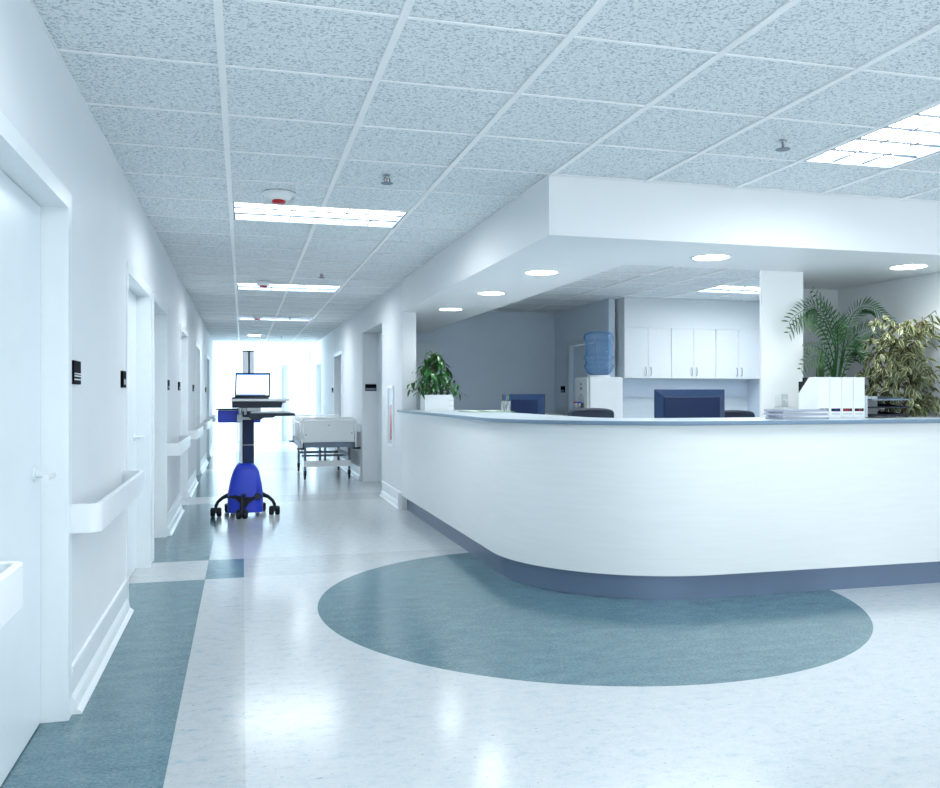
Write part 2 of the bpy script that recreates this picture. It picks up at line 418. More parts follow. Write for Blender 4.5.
# lobby window at the left
o = struct(MB().box(-4.6, -4.55, 20.9, 24.4, .3, .36).box(-4.6, -4.55, 20.9, 24.4, 2.44, 2.5).box(-4.6, -4.55, 20.9, 20.96, .3, 2.5).box(-4.6, -4.55, 24.34, 24.4, .3, 2.5).box(-4.6, -4.55, 22.6, 22.66, .3, 2.5).build('window_1', 'trim'))
struct(MB().box(-4.65, -4.5, 20.8, 24.5, 0, .3).build('wall_lobby_window', 'wall'))

# ------------------------------------------------------------------ reception counter
def cpath(n=28, yend=9.365, xend=5.045):
    p = [(1.71, yend, -1, 0), (1.71, 7.5, -1, 0), (1.71, 5.82, -1, 0)]
    for k in range(1, n):
        a = pi+pi/2*k/n
        p.append((2.81+1.1*cos(a), 5.82+1.1*sin(a), cos(a), sin(a)))
    p += [(2.81, 4.72, 0, -1), (xend, 4.72, 0, -1)]
    return p
ct = thing('reception_counter', 'long white curved reception counter with grey top and dark kick plate', 'reception counter', (2.81, 5.82, 0))
def cl(mb, name, mt, **k):
    o = mb.build(name, mt, ct, **k); o.location = (-2.81, -5.82, 0); return o
cl(MB().sweep(cpath(), [(0, .155), (0, 1.081), (-.04, 1.081), (-.04, .155)]), 'front_panel', 'panel', smooth=True)
cl(MB().sweep(cpath(), [(-.055, 0), (-.055, .16), (-.08, .16), (-.08, 0)]), 'kick_plate', 'kick', smooth=True)
cl(MB().sweep(cpath(), [(.048, 1.082), (.048, 1.1065), (-.70, 1.1065), (-.70, 1.082)]), 'countertop', 'slab', smooth=True)
cl(MB().sweep(cpath(), [(.0481, 1.081), (.056, 1.085), (.056, 1.103), (.052, 1.1068), (.0481, 1.1068)]), 'edge_band', 'edge', smooth=True)
cl(MB().sweep(cpath(), [(-.64, 0), (-.64, 1.081), (-.66, 1.081), (-.66, 0)]), 'inner_panel', 'panel', smooth=True)

# ------------------------------------------------------------------ lamps
def troffer(i, j, w, h, nx, ny, label, cup=.05):
    x0, x1, y0, y1 = gx(i)+.015, gx(i+w)-.015, gy(j)+.009, gy(j+h)-.009
    cx, cy = (x0+x1)/2, (y0+y1)/2; hx, hy = (x1-x0)/2, (y1-y0)/2
    t = thing('ceiling_light', label, 'ceiling light', (cx, cy, CZ), 0, 'recessed louvre lights')
    f = MB(); th = .012
    for (a, b_, c, d_) in [(-hx, -hx+th, -hy, hy), (hx-th, hx, -hy, hy), (-hx+th, hx-th, -hy, -hy+th), (-hx+th, hx-th, hy-th, hy)]:
        f.box(a, b_, c, d_, -.004, cup+.01)
    f.build('frame', 'grey', t)
    MB().box(-hx, hx, -hy, hy, cup+.01, cup+.02).build('housing', 'trim', t)
    MB().box(-hx+th, hx-th, -hy+th, hy-th, cup, cup+.008).build('diffuser', 'lamp', t)
    l = MB()
    for k in range(1, nx):
        x = -hx+th+(2*hx-2*th)*k/nx; l.box(x-.0016, x+.0016, -hy+th, hy-th, .004, .012)
    for k in range(1, ny):
        y = -hy+th+(2*hy-2*th)*k/ny; l.box(-hx+th, hx-th, y-.002, y+.002, 0, .012)
    l.build('louvre', 'louvre', t)
    return t
troffer(0, 0, 2, 1, 6, 3, 'wide louvre light nearest in the corridor ceiling')
troffer(0, 7, 2, 1, 6, 3, 'second louvre light along the corridor ceiling')
troffer(0, 14, 2, 1, 6, 3, 'third louvre light along the corridor ceiling, thin from here')
troffer(5, -5, 1, 2, 3, 6, 'large louvre light at the upper right above the lobby')
troffer(9, 5, 2, 1, 6, 3, 'louvre light in the office ceiling beside the white pillar')
t = thing('ceiling_light', 'tiny square light farthest along the corridor ceiling', 'ceiling light', (.24, 18.35, CZ), 0)
MB().box(-.13, .13, -.16, .16, -.012, .0).build('frame', 'trim', t)
MB().box(-.12, .12, -.15, .15, -.016, -.012).build('diffuser', 'lamp', t)
troffer(5, 1, 2, 1, 6, 3, 'added office fill light above the desks, hidden behind the soffit')  # unseen lamp, added to brighten the office
troffer(7, 1, 2, 1, 6, 3, 'second added office fill light, hidden above the alcove side of the desks')  # another hidden lamp, added to lift the dark office walls
troffer(0, -7, 2, 1, 6, 3, 'added unseen corridor louvre light overhead of the first left door')  # out of view, repeats the row spacing; added to light the near left wall
troffer(5, -12, 1, 2, 3, 6, 'added unseen lobby louvre light before the large upper right one')  # out of view, added for more light at the near end
for (x, y, lab) in [(2.17, 6.07, 'round downlight nearest the outer corner of the soffit'), (2.17, 7.42, 'round downlight, middle of the row above the counter side'),
                    (2.15, 8.9, 'smallest round downlight, above the potted ficus'), (3.03, 5.12, 'round downlight in the front soffit left of the pillar'), (4.62, 5.13, 'round downlight in the front soffit above the palm')]:
    t = thing('downlight', lab, 'downlight', (x, y, SZ), 0, 'round downlights in the reception soffit')
    MB().lathe([(.118, -.001), (.135, -.001), (.135, -.004), (.118, -.006)], n=40, caps=False).build('trim_ring', 'trim', t, smooth=True)
    MB().lathe([(.0, -.0045), (.118, -.0045), (.118, -.001), (0, -.001)], n=40).build('lens', 'down', t)

for x, y in [(2.17, 6.07), (2.17, 7.42), (2.15, 8.9), (3.03, 5.12), (4.62, 5.13)]:
    l = bpy.data.lights.new('downlight_lamp', 'SPOT'); l.energy = 15 if x > 4 else 10; l.color = (.97, 1, .98); l.spot_size = radians(150); l.spot_blend = .6; l.shadow_soft_size = .1
    o = bpy.data.objects.new('downlight_lamp', l); C.objects.link(o); o.location = (x, y, SZ-.03)

# ------------------------------------------------------------------ detectors and sprinklers
for k, (x, y, lab) in enumerate([(.221, 5.52, 'white smoke detector with red ring, the nearest one in the corridor'), (.226, 9.83, 'second smoke detector with red ring, in front of the second corridor light'), (.225, 14.05, 'third and farthest smoke detector with red ring')]):
    t = thing('smoke_detector', lab, 'smoke detector', (x, y, CZ), 0, 'smoke detectors on the corridor ceiling')
    MB().lathe([(.105, -.001), (.108, -.006), (.095, -.014), (.078, -.018), (.072, -.034), (.058, -.046), (.0, -.046)], n=40).build('body', 'plastic', t, smooth=True)
    MB().lathe([(.040, -.0462), (.043, -.052), (.040, -.062), (.028, -.066), (0, -.066)], n=32).build('red_ring', 'red', t, smooth=True)
for k, (x, y, lab) in enumerate([(.81, 4.925, 'chrome sprinkler head nearest in the corridor ceiling'), (.80, 9.05, 'small sprinkler head before the second corridor light'), (2.615, 3.74, 'chrome sprinkler head beside the large upper right light'),
                                 (.74, 14.1, 'sprinkler head before the third corridor light'), (.80, 18.64, 'sprinkler head beyond the third corridor light'), (.78, 22.4, 'farthest sprinkler head, in the bright lobby')]):
    t = thing('sprinkler_head', lab, 'sprinkler', (x, y, CZ), .3*k+.25, 'sprinkler heads on the ceiling'); t.scale = (1.12, 1.12, .82)
    MB().lathe([(.017, 0), (.018, -.003), (.012, -.006), (.010, -.014), (0, -.014)], n=24).build('escutcheon', 'silver', t, smooth=True)
    m = MB()
    for s in (-1, 1): m.tube([(s*.010, 0, -.012), (s*.016, 0, -.024), (s*.015, 0, -.038), (s*.006, 0, -.048), (0, 0, -.05)], .0042, 8)
    m.build('yoke', 'chrome', t, smooth=True)
    MB().lathe([(.002, -.022), (.0035, -.024), (.0035, -.042), (.002, -.044)], n=12).build('bulb', 'red', t)
    MB().lathe([(.007, -.013), (.006, -.022), (0, -.022)], n=12).build('plug', 'brass', t)
    MB().lathe([(.004, -.047), (.032, -.050), (.032, -.0535), (0, -.0545)], n=24).build('deflector', 'grey', t, smooth=True)

# ------------------------------------------------------------------ handrails
def handrail(y0, y1, label, wallx=LX, s=1, zt=.835, h=.115, dep=.12):
    L = y1-y0; t = thing('handrail', label, 'handrail', (wallx, (y0+y1)/2, 0), 0, 'white wall handrails')
    r = .05; pth = [(0, -L/2), (s*(dep-r), -L/2)]
    for k in range(1, 7): a = -pi/2+pi/2*k/6; pth.append((s*(dep-r+r*cos(a)), -L/2+r+r*sin(a)))
    for k in range(0, 7): a = pi/2*k/6; pth.append((s*(dep-r+r*cos(a)), L/2-r+r*sin(a)))
    pth.append((0, L/2))
    inner = []; ri = r-.022
    inner = [(0, -L/2+.022), (s*(dep-r), -L/2+.022)]
    for k in range(1, 7): a = -pi/2+pi/2*k/6; inner.append((s*(dep-r+ri*cos(a)), -L/2+r+ri*sin(a)))
    for k in range(0, 7): a = pi/2*k/6; inner.append((s*(dep-r+ri*cos(a)), L/2-r+ri*sin(a)))
    inner.append((0, L/2-.022))
    m = MB(); m.prism(pth+inner[::-1], zt-h, zt)
    m.build('rail', 'rail', t, bevel=.003, smooth=True)
    n = max(2, int(L/1.0)+1)
    for k in range(n):
        y = -L/2+.15+(L-.3)*k/(n-1); a, c = sorted((0, s*(dep-.022)))
        MB().box(a, c, y-.02, y+.02, zt-h+.01, zt-h+.035).build('bracket', 'rail', t)
    return t
handrail(.2, 2.44, 'end of white handrail at the lower left edge, before the first door')
handrail(3.64, 5.22, 'largest fully visible white handrail, between first and second doors')
handrail(8.13, 9.72, 'white handrail past the pair of adjoining left doors')
handrail(11.2, 12.85, 'third handrail along the left corridor wall, beyond the fourth door')
handrail(14.35, 16.6, 'farthest handrail in sight on the left corridor wall')
handrail(18.3, 20.4, 'faint last handrail at the far end of the left wall')
handrail(12.82, 15.1, 'white handrail on the right wall behind the hospital bed', RX, -1, dep=.065)

# ------------------------------------------------------------------ room signs
def sign(loc, normal, w, h, label, style, group='black room signs'):
    """normal: '+x','-x','-y'"""
    t = thing('room_sign', label, 'sign', loc, {'+x': pi/2, '-x': -pi/2, '-y': 0}[normal], group)
    # local: faces -y, width along x
    MB().box(-w/2, w/2, -.014, 0, -h/2, h/2).build('plate', 'sign', t, bevel=.002)
    m = MB()
    if style == 'bars':
        for z in (-.005, -.0145, -.028): m.box(-w/2+.004, w/2-.004, -.0155, -.014, z-.0028, z+.0028)
    elif style == 'mark':
        x = -w*.30
        for k in range(3):
            m.quad((x, -.0155, -.03), (x+.010, -.0155, -.03), (x+.020, -.0155, .002), (x+.010, -.0155, .002))
            m.quad((x+.014, -.0155, .002), (x+.022, -.0155, .002), (x+.030, -.0155, -.03), (x+.022, -.0155, -.03))
            x += w*.2
    else:
        m.box(-w/2+.008, w/2-.008, -.0155, -.014, -h/2+.012, -h*.08)
    m.build('marking', 'lightgrey' if style != 'band' else 'grey', t)
    return t
sign((LX, 3.765, 1.355), '+x', .15, .095, 'black sign with white bars beside the nearest left door', 'bars')
sign((LX, 5.20, 1.355), '+x', .14, .095, 'black sign with slanted white marking before the second left door', 'mark')
sign((LX, 8.24, 1.36), '+x', .15, .09, 'thin dark sign just past the pair of adjoining left doors', 'band')
sign((LX, 9.62, 1.365), '+x', .17, .09, 'dark sign just before the fourth left door', 'band')
sign((LX, 12.35, 1.37), '+x', .18, .09, 'dark sign before the fifth left door', 'band')
sign((LX, 16.5, 1.375), '+x', .2, .09, 'farthest small dark sign on the left wall', 'band')
sign((RX, 16.9, 1.375), '-x', .2, .09, 'small dark sign on the far right wall left of a door', 'band')
sign((1.83, 12.6, 1.385), '-y', .165, .10, 'black and grey sign inside the deep doorway above the bed', 'band')
sign((4.65, 12.05, 1.36), '-x', .15, .095, 'black sign on the office wall left of the water dispenser', 'band')

# ------------------------------------------------------------------ fire extinguisher cabinet
t = thing('fire_extinguisher_cabinet', 'narrow white cabinet with red extinguisher behind glass on right wall', 'fire extinguisher cabinet', (RX, 10.08, 1.02), -pi/2)
m = MB(); w, h = .19, .36
for (a, b_, c, d_) in [(-w, -w+.03, -h, h), (w-.03, w, -h, h), (-w+.03, w-.03, -h, -h+.03), (-w+.03, w-.03, h-.03, h)]: m.box(a, b_, -.02, 0, c, d_)
m.build('frame', 'trim', t, bevel=.003)
MB().box(-w+.03, w-.03, -.012, -.009, -h+.03, h-.03).build('glass_pane', 'cabglass', t)
MB().box(-w+.03, w-.03, -.004, -.001, -h+.03, h-.03).build('back_panel', 'office', t)
MB().prism([(-.05, -.28), (.14, -.28), (.14, .10), (.11, .14), (.0, .14), (-.05, .10)], -.0085, -.004, 'y').build('extinguisher', 'red', t)

# ------------------------------------------------------------------ office furniture
cx = [4.78, 5.455, 6.11, 6.80]
for k in range(3):
    x0, x1 = cx[k], cx[k+1]-.004
    mid = (x0+x1)/2
    t = thing('wall_cabinet', ['white wall cabinet above the water dispenser side, leftmost of three', 'middle white wall cabinet of the office kitchenette', 'white wall cabinet next to the pillar, rightmost of three'][k], 'cabinet', (mid, 10.54, 1.49), 0, 'white office wall cabinets')
    W2 = (x1-x0)/2
    MB().box(-W2, W2, -.32, 0, 0, .66).build('body', 'cabinet', t)
    for s in (-1, 1):
        dd = MB().box(min(.0015*s, s*(W2-.001)), max(.0015*s, s*(W2-.001)), -.34, -.3205, .004, .658).build('door', 'cabinet', t, bevel=.0015)
        hh = MB(); x = s*.036
        hh.tube([(x, -.34, .04), (x, -.362, .045), (x, -.365, .06), (x, -.365, .125), (x, -.362, .14), (x, -.34, .145)], .006, 8)
        hh.build('handle', 'silver', dd, smooth=True)
struct(MB().box(4.78, 6.80, 10.20, 10.54, 2.1502, CZ).build('wall_cabinet_bulkhead', 'cabinet'))
# water dispenser
t = thing('water_dispenser', 'tall white water dispenser against the office wall', 'water dispenser', (4.355, 10.05, 0))
w, d2, H = .22, .245, 1.495
MB().box(-w, w, -d2, d2, .03, H).build('body', 'plastic', t, bevel=.012)
MB().prism([(y_, z_) for y_, z_ in [(-.20, .95), (.20, .95), (.20, H-.012), (-.20, H-.012)]], -w-.018, -w+.001, 'x').build('front_fascia', 'plastic', t, bevel=.01)
MB().lathe([(.10, -w-.0195), (.10, -w-.017)], (0, 0, H-.30), 28, 'x').box(-w-.0195, -w-.018, -.10, .10, H-.46, H-.30).build('tap_recess', 'lightgrey', t)
for s, mt in ((1, 'red'), (-1, 'indigo')):
    p = MB(); p.tube([(-w-.02, s*.06, H-.315), (-w-.06, s*.06, H-.315), (-w-.06, s*.06, H-.36)], .014, 10).build('tap', 'plastic', t, smooth=True)
    MB().box(-w-.085, -w-.045, s*.06-.035, s*.06+.035, H-.325, H-.305).build('tap_lever', mt, t, bevel=.004)
MB().lathe([(.018, -w-.0215), (.018, -w-.018)], (0, 0, H-.085), 16, 'x').build('indicator', 'indigo', t)
MB().box(-w-.021, -w-.018, -.03, -.006, H-.16, H-.12).box(-w-.021, -w-.018, .006, .03, H-.16, H-.12).build('display', 'grey', t)
MB().lathe([(.15, H), (.14, H+.025), (.09, H+.028), (0, H+.028)], n=32).build('collar', 'plastic', t, smooth=True)
bt = MB()
pr = [(0, .012), (.09, .012), (.125, .02), (.165, .06), (.180, .10), (.188, .115), (.188, .135), (.172, .15), (.170, .2), (.188, .215), (.190, .235), (.188, .25), (.170, .265), (.168, .45), (.187, .465), (.190, .49), (.180, .53), (.16, .55), (.13, .558), (0, .545)]
bt.lathe([(r, z+.0) for r, z in pr], n=48)
o = bt.build('water_bottle', 'bottle', None, smooth=True, loc=(4.355, 10.05, H+.017), ang=80)
tag(o, 'translucent blue water bottle upside down on the dispenser', 'water bottle')
# low cabinet
t = thing('low_cabinet', 'low white cabinet in the far office corner', 'cabinet', (4.38, 12.14, 0))
MB().box(-.22, .22, -.2, .2, .02, 1.0).build('body', 'cabinet', t, bevel=.003)
for k in range(3): 
    q = MB().box(-.21, .21, -.217, -.201, .04+k*.32, .34+k*.32).build('drawer', 'cabinet', t, bevel=.002)
    MB().box(-.05, .05, -.235, -.217, .26+k*.32, .275+k*.32).build('handle', 'silver', q)
# desks
for (x, y, w, d2, lab) in [(3.30, 6.12, .88, .62, 'white work desk behind the counter front, mostly hidden'), (2.98, 8.30, .62, 1.3, 'white work desk behind the counter side, mostly hidden')]:
    t = thing('work_desk', lab, 'desk', (x, y, 0))
    MB().box(-w/2, w/2, -d2/2, d2/2, .72, .75).build('desktop', 'panel', t, bevel=.002)
    for sx in (-1, 1):
        MB().box(sx*(w/2-.04)-.015, sx*(w/2-.04)+.015, -d2/2+.03, d2/2-.03, 0, .72).build('leg', 'panel', t)
# monitors
def monitor(loc, rz, label, w=.60, h=.42, top=.56):
    t = thing('monitor', label, 'monitor', loc, rz, 'navy monitors behind the counter')
    z0, z1 = top-h, top
    m = MB(); e = .055
    A = [(-w/2, .0, z0), (w/2, .0, z0), (w/2, .0, z1), (-w/2, .0, z1)]
    B = [(-w/2+e, -.045, z0+e), (w/2-e, -.045, z0+e), (w/2-e, -.045, z1-e), (-w/2+e, -.045, z1-e)]
    av = [m.bm.verts.new(p) for p in A]; bv = [m.bm.verts.new(p) for p in B]
    for k in range(4): m.bm.faces.new((av[k], av[(k+1) % 4], bv[(k+1) % 4], bv[k]))
    m.bm.faces.new(av)
    m.bm.faces.new(bv)
    m.build('rear_bezel', 'navylight', t, bevel=.003)
    MB().box(-w/2+e+.004, w/2-e-.004, -.062, -.0455, z0+e+.004, z1-e-.004).build('rear_panel', 'navy', t, bevel=.004)
    MB().box(-w/2, w/2, .0005, .018, z0, z1).build('screen', 'black', t, bevel=.003)
    MB().box(-.035, .035, -.09, -.063, .01, z0+.16).build('neck', 'navy', t, bevel=.004)
    MB().box(-.13, .13, -.14, .06, 0, .014).build('base', 'navy', t, bevel=.006)
    return t
monitor((3.365, 6.0, .75), -.20, 'large navy monitor seen from behind, centre of the counter', w=.555, top=.562)
monitor((2.83, 8.4, .75), -.62, 'smaller navy monitor seen from behind, right of the pen cup', w=.40, h=.36, top=.53)
# office chairs
def chair(loc, rz, label, top):
    t = thing('office_chair', label, 'chair', loc, rz, 'dark office chairs behind the counter')
    m = MB()
    outl = []
    W_ = .235
    for k in range(0, 13): a = pi*k/12; outl.append((W_*cos(a) if abs(cos(a)) < .99 else W_*cos(a), top-.05+.05*sin(a)**.6))
    outl = [(W_, top-.40)]+outl+[(-W_, top-.40)]
    n0 = len(outl)
    # curved back: bend along x
    A = [m.bm.verts.new((x, -.03+.35*x*x, z)) for x, z in outl]; B = [m.bm.verts.new((x, .03+.35*x*x, z)) for x, z in outl]
    m.bm.faces.new(A); m.bm.faces.new(B[::-1])
    for k in range(n0): m.bm.faces.new((A[k], B[k], B[(k+1) % n0], A[(k+1) % n0]))
    m.build('backrest', 'darkmetal', t, bevel=.02, smooth=True, seg=3)
    MB().box(-.23, .23, -.52, -.06, .45, .53).build('seat', 'darkmetal', t, bevel=.03, smooth=True, seg=3)
    MB().tube([(0, .05, top-.3), (0, .06, .5), (0, -.05, .44), (0, -.25, .43)], .018, 8).build('back_bracket', 'black', t, smooth=True)
    MB().lathe([(.028, .08), (.028, .45)], (0, -.28, 0), 16).build('post', 'black', t, smooth=True)
    for k in range(5):
        a = 2*pi*k/5
        lg = MB().tube([(0, -.28, .1), (.27*cos(a), -.28+.27*sin(a), .075)], [.025, .016], 8).build('leg', 'black', t, smooth=True)
        MB().lathe([(.03, -.02), (.03, .02)], (.28*cos(a), -.28+.28*sin(a), .031), 16, 'x').build('castor', 'black', lg)
    return t
chair((3.12, 7.35, 0), .1, 'dark office chair whose backrest shows left of the large monitor', 1.15)
chair((4.58, 7.35, 0), -.1, 'dark office chair half hidden behind the large monitor', 1.125)
# switch and socket on pillar
t = thing('light_switch', 'white light switch on the pillar, left of the grey socket', 'light switch', (3.842, 5.57, 1.228))
MB().box(-.02, .02, -.008, 0, -.047, .047).build('plate', 'plastic', t, bevel=.003)
MB().box(-.007, .007, -.013, -.008, -.014, .014).build('toggle', 'trim', t, bevel=.001)
t = thing('wall_socket', 'grey wall plate with round knob on the pillar', 'wall plate', (3.908, 5.57, 1.228))
MB().box(-.026, .026, -.008, 0, -.047, .047).build('plate', 'lightgrey', t, bevel=.003)
MB().lathe([(.013, -.008), (.012, -.018), (0, -.018)], ax='y', n=20).build('knob', 'plastic', t, smooth=True)

# ------------------------------------------------------------------ items on the counter (top z = 1.107)
T = 1.1075
# binders
BX = [3.838+.0945*k for k in range(4)]
for k, x in enumerate(BX):
    lab = ['white file box with black cut corner, leftmost of four', 'second white file box from the left, blue-black label strip', 'third white file box from the left, label strip red at its end', 'rightmost white file box, beside the paper trays'][k]
    t = thing('file_box', lab, 'file box', (x, 5.03, T), 0, 'white file boxes on the counter')
    w = .0458; D = .215; H = .282
    side = [(0, 0), (D, 0), (D, H-.10), (D-.02, H-.10+.02*0), (D-.10, H), (0, H)]
    side = [(0, 0), (D, 0), (D, H-.112), (D-.115, H), (0, H)]
    MB().prism(side, -w, w, 'x').build('body', 'paper', t, bevel=.002)
    MB().prism([(D-.001, H-.112), (D-.001, H-.028), (D-.045, H-.028), (D-.045, H-.001), (D-.114, H-.001)], -w+.001, w-.001, 'x').build('corner_lining', 'black', t)
    q = MB(); q.box(-w+.010, w-.010, -.0018, 0, .047, .067); lb = q.build('label_strip', 'black', t)
    q = MB()
    cols = ['lightgrey', 'inkblue', 'red', 'red'][k]
    for xx in ([.012, -.004] if k else [.0]): q.box(xx, xx+.006, -.0028, -.0018, .049, .065)
    if k == 2: q.box(-.026, -.014, -.0028, -.0018, .049, .065)
    q.build('label_mark', cols, lb)
    MB().box(-w+.012, w-.012, -.0018, 0, .024, .036).build('lower_label', 'lightgrey', t)
# red folder edge glimpse on top of the third box
# magazines stack
for k in range(5):
    z = T+.0132*k
    off = [(0, 0, .02), (.01, .004, -.04), (-.012, 0, .04), (.006, .006, -.02), (-.012, -.004, .05)][k]
    lab = ['bottom magazine of the pile left of the file boxes', 'second magazine from the bottom of the pile', 'middle magazine of the pile', 'second magazine from the top of the pile', 'topmost grey magazine of the pile on the counter'][k]
    t = thing('magazine', lab, 'magazine', (3.55+off[0], 4.92+off[1], z), off[2], 'magazines piled on the counter')
    MB().box(-.172, .172, -.095, .095, .0012, .011).build('pages', 'paper' if k in (1, 3) else 'papergrey', t)
    MB().box(-.175, .175, -.097, .097, .011, .0124).box(-.175, .175, -.097, .097, 0, .0012).box(-.177, -.1752, -.097, .097, 0, .0124).build('cover', ['papergrey', 'paperlilac', 'papergrey', 'paperlilac', 'papergrey'][k], t)
# letter tray
t = thing('letter_tray', 'three tier dark letter tray beside the white file boxes', 'letter tray', (4.40, 5.20, T))
MB().box(-.185, -.165, -.12, .15, .0, .155).build('side_panel', 'lightgrey', t, bevel=.003)
for k in range(3):
    z = .012+.055*k
    q = MB(); q.box(-.165, .165, -.15, .15, z, z+.009); q.box(-.165, .165, .144, .15, z+.006, z+.03)
    q.prism([(-.15, z+.006), (-.15, z+.010), (.15, z+.03), (.15, z+.006)], .160, .165, 'x'); q.prism([(-.15, z+.006), (-.15, z+.010), (.15, z+.03), (.15, z+.006)], -.165, -.160, 'x')
    q.build('tray', 'darkmetal' if k < 2 else 'grey', t)
MB().box(-.06, .10, .10, .13, 0, .15).build('spacer', 'lightgrey', t)
# pen cup with pens
pc = (2.37, 7.62)
t = thing('pen_cup', 'clear glass cup holding pens on the counter', 'pen cup', (pc[0], pc[1], T))
MB().lathe([(0, 0), (.042, 0), (.044, .004), (.046, .105), (.043, .105), (.040, .012), (0, .012)], n=32).build('cup', 'glass', t, smooth=True, ang=50)
pens = [((-.02, .0), (-.028, 0), 'black', 'black pen leaning left in the glass cup'), ((-.006, .01), (-.005, .01), 'inkblue', 'blue capped pen standing in the middle of the glass cup'),
        ((.0, -.012), (.024, -.01), 'papergreen', 'green capped pen in the glass cup'), ((-.010, .012), (.040, .012), 'inkblue', 'blue capped pen leaning right in the glass cup')]
for (a, b_, mt, lab) in pens:
    t = thing('pen', lab, 'pen', (pc[0], pc[1], T+.013), 0, 'pens in the glass cup')
    top = .155
    p0 = Vector((a[0], a[1], 0)); p1 = Vector((b_[0], b_[1], top)); pm = p0.lerp(p1, .68)
    MB().tube([p0, p0.lerp(p1, .06), pm], [.002, .0052, .0055], 8).build('barrel', 'black', t, smooth=True)
    MB().tube([pm, p1], [.0065, .006], 8).build('cap', mt, t, smooth=True)
# open magazine left of the cup
t = thing('brochure', 'open white brochure with green edge lying left of the pen cup', 'brochure', (2.28, 7.95, T), .25)
MB().prism([(-.23, .0), (.0, .0), (.23, .0), (.23, .004), (.12, .010), (0, .004), (-.12, .010), (-.23, .004)], -.15, .15, 'y').build('cover', 'papergreen', t)
MB().prism([(-.20, .005), (-.12, .0105), (0, .0045), (.12, .0105), (.20, .005), (.20, .0065), (.12, .013), (0, .007), (-.12, .013), (-.20, .0065)], -.145, .145, 'y').build('pages', 'paper', t)

# ------------------------------------------------------------------ plants
def leafverts(m, p, d, up, L, w, fold=.25, droop=.3, seg=4, edge=None):
    """a pointed leaf from p along d; edge: material indices (inner, border)"""
    d = d.normalized(); sd = d.cross(up)
    if sd.length < .05: sd = d.cross(Vector((1, .2, 0)))
    sd.normalize(); nn = sd.cross(d).normalized()
    prof = [0, .75, 1.0, .68, 0.02] if seg == 4 else [.35, .95, 1, .8, .02]
    rows = []
    for k in range(seg+1):
        t = k/seg
        c = p+d*L*t-nn*0-Vector((0, 0, 1))*droop*L*t*t
        ww = w*prof[k]/2
        if edge: inn = ww*.74
        r = [c-sd*ww+nn*fold*ww]
        if edge: r += [c-sd*inn+nn*fold*inn]
        r += [c]
        if edge: r += [c+sd*inn+nn*fold*inn]
        r += [c+sd*ww+nn*fold*ww]
        rows.append([m.bm.verts.new(v) for v in r])
    for A, B in zip(rows, rows[1:]):
        for k in range(len(A)-1):
            f = m.bm.faces.new((A[k], A[k+1], B[k+1], B[k]))
            f.smooth = True
            if edge: f.material_index = 1 if k in (0, len(A)-2) else 0
# small ficus in a white planter
t = thing('potted_ficus', 'small green ficus in a white rectangular planter on the counter end', 'potted plant', (2.035, 9.05, T))
m = MB(); pw, pd, ph = .158, .12, .165
m.box(-pw, pw, -pd, pd, 0, ph-.01)
m.box(-pw, pw, -pd, -pd+.012, ph-.01, ph).box(-pw, pw, pd-.012, pd, ph-.01, ph).box(-pw, -pw+.012, -pd+.012, pd-.012, ph-.01, ph).box(pw-.012, pw, -pd+.012, pd-.012, ph-.01, ph)
pl = m.build('planter', 'plastic', t)
q = MB()
for z in (.04, .10): q.prism([(pw-.075, z+.006), (pw+.002, z), (pw+.002, z+.012)], -pd-.0015, -pd+.001, 'y')
q.build('groove_shade', 'lightgrey', pl)  # grey wedges on the planter face stand in for the shading of its slots
MB().box(-pw+.012, pw-.012, -pd+.012, pd-.012, ph-.01, ph-.004).build('soil', 'soil', t)
st = MB(); fo = MB(); R = random.Random(5)
trunks = [((-.03, 0), (-.04, .0, .50)), ((.04, .02), (.03, -.02, .42)), ((-.08, -.01), (-.10, -.02, .36))]
anchors = []
for (x, y), tip in trunks:
    st.tube([(x, y, ph-.01), ((x+tip[0])/2+.01, y, ph+.12), (tip[0], tip[1], tip[2]+.02)], [.007, .005, .003], 6)
for k in range(50):
    z = .20+.42*(k/50)**1.1
    frac = (z-.2)/.40
    frac = min(frac, 1); rad = .20*(1-frac)**.8+.05
    a = R.uniform(0, 2*pi)
    ex = rad*cos(a)*R.uniform(.6, 1.0)+.02*(1-frac)-.03; ey = rad*.6*sin(a)
    if ex > .1: z -= .03
    p0 = Vector((-.03, 0, max(ph, z-.05))); p1 = Vector((ex, ey, z+.03)); pe = p1+Vector((ex*.35, ey*.35, -.035))
    st.tube([p0, p1, pe], [.0028, .002, .001], 5)
    for s in range(7):
        f = .35+.65*s/6
        q = p0.lerp(p1, f*1.4) if f < .7 else p1.lerp(pe, (f-.7)/.3)
        dd = Vector((R.uniform(-1, 1)+ex*2, R.uniform(-1, 1)+ey*2, R.uniform(-.9, .3)))
        leafverts(fo, q, dd, Vector((0, 0, 1)), R.uniform(.06, .09), R.uniform(.028, .04), droop=.5)
st.build('stems', 'bark', t, smooth=True); fo.build('foliage', 'leaf', t)

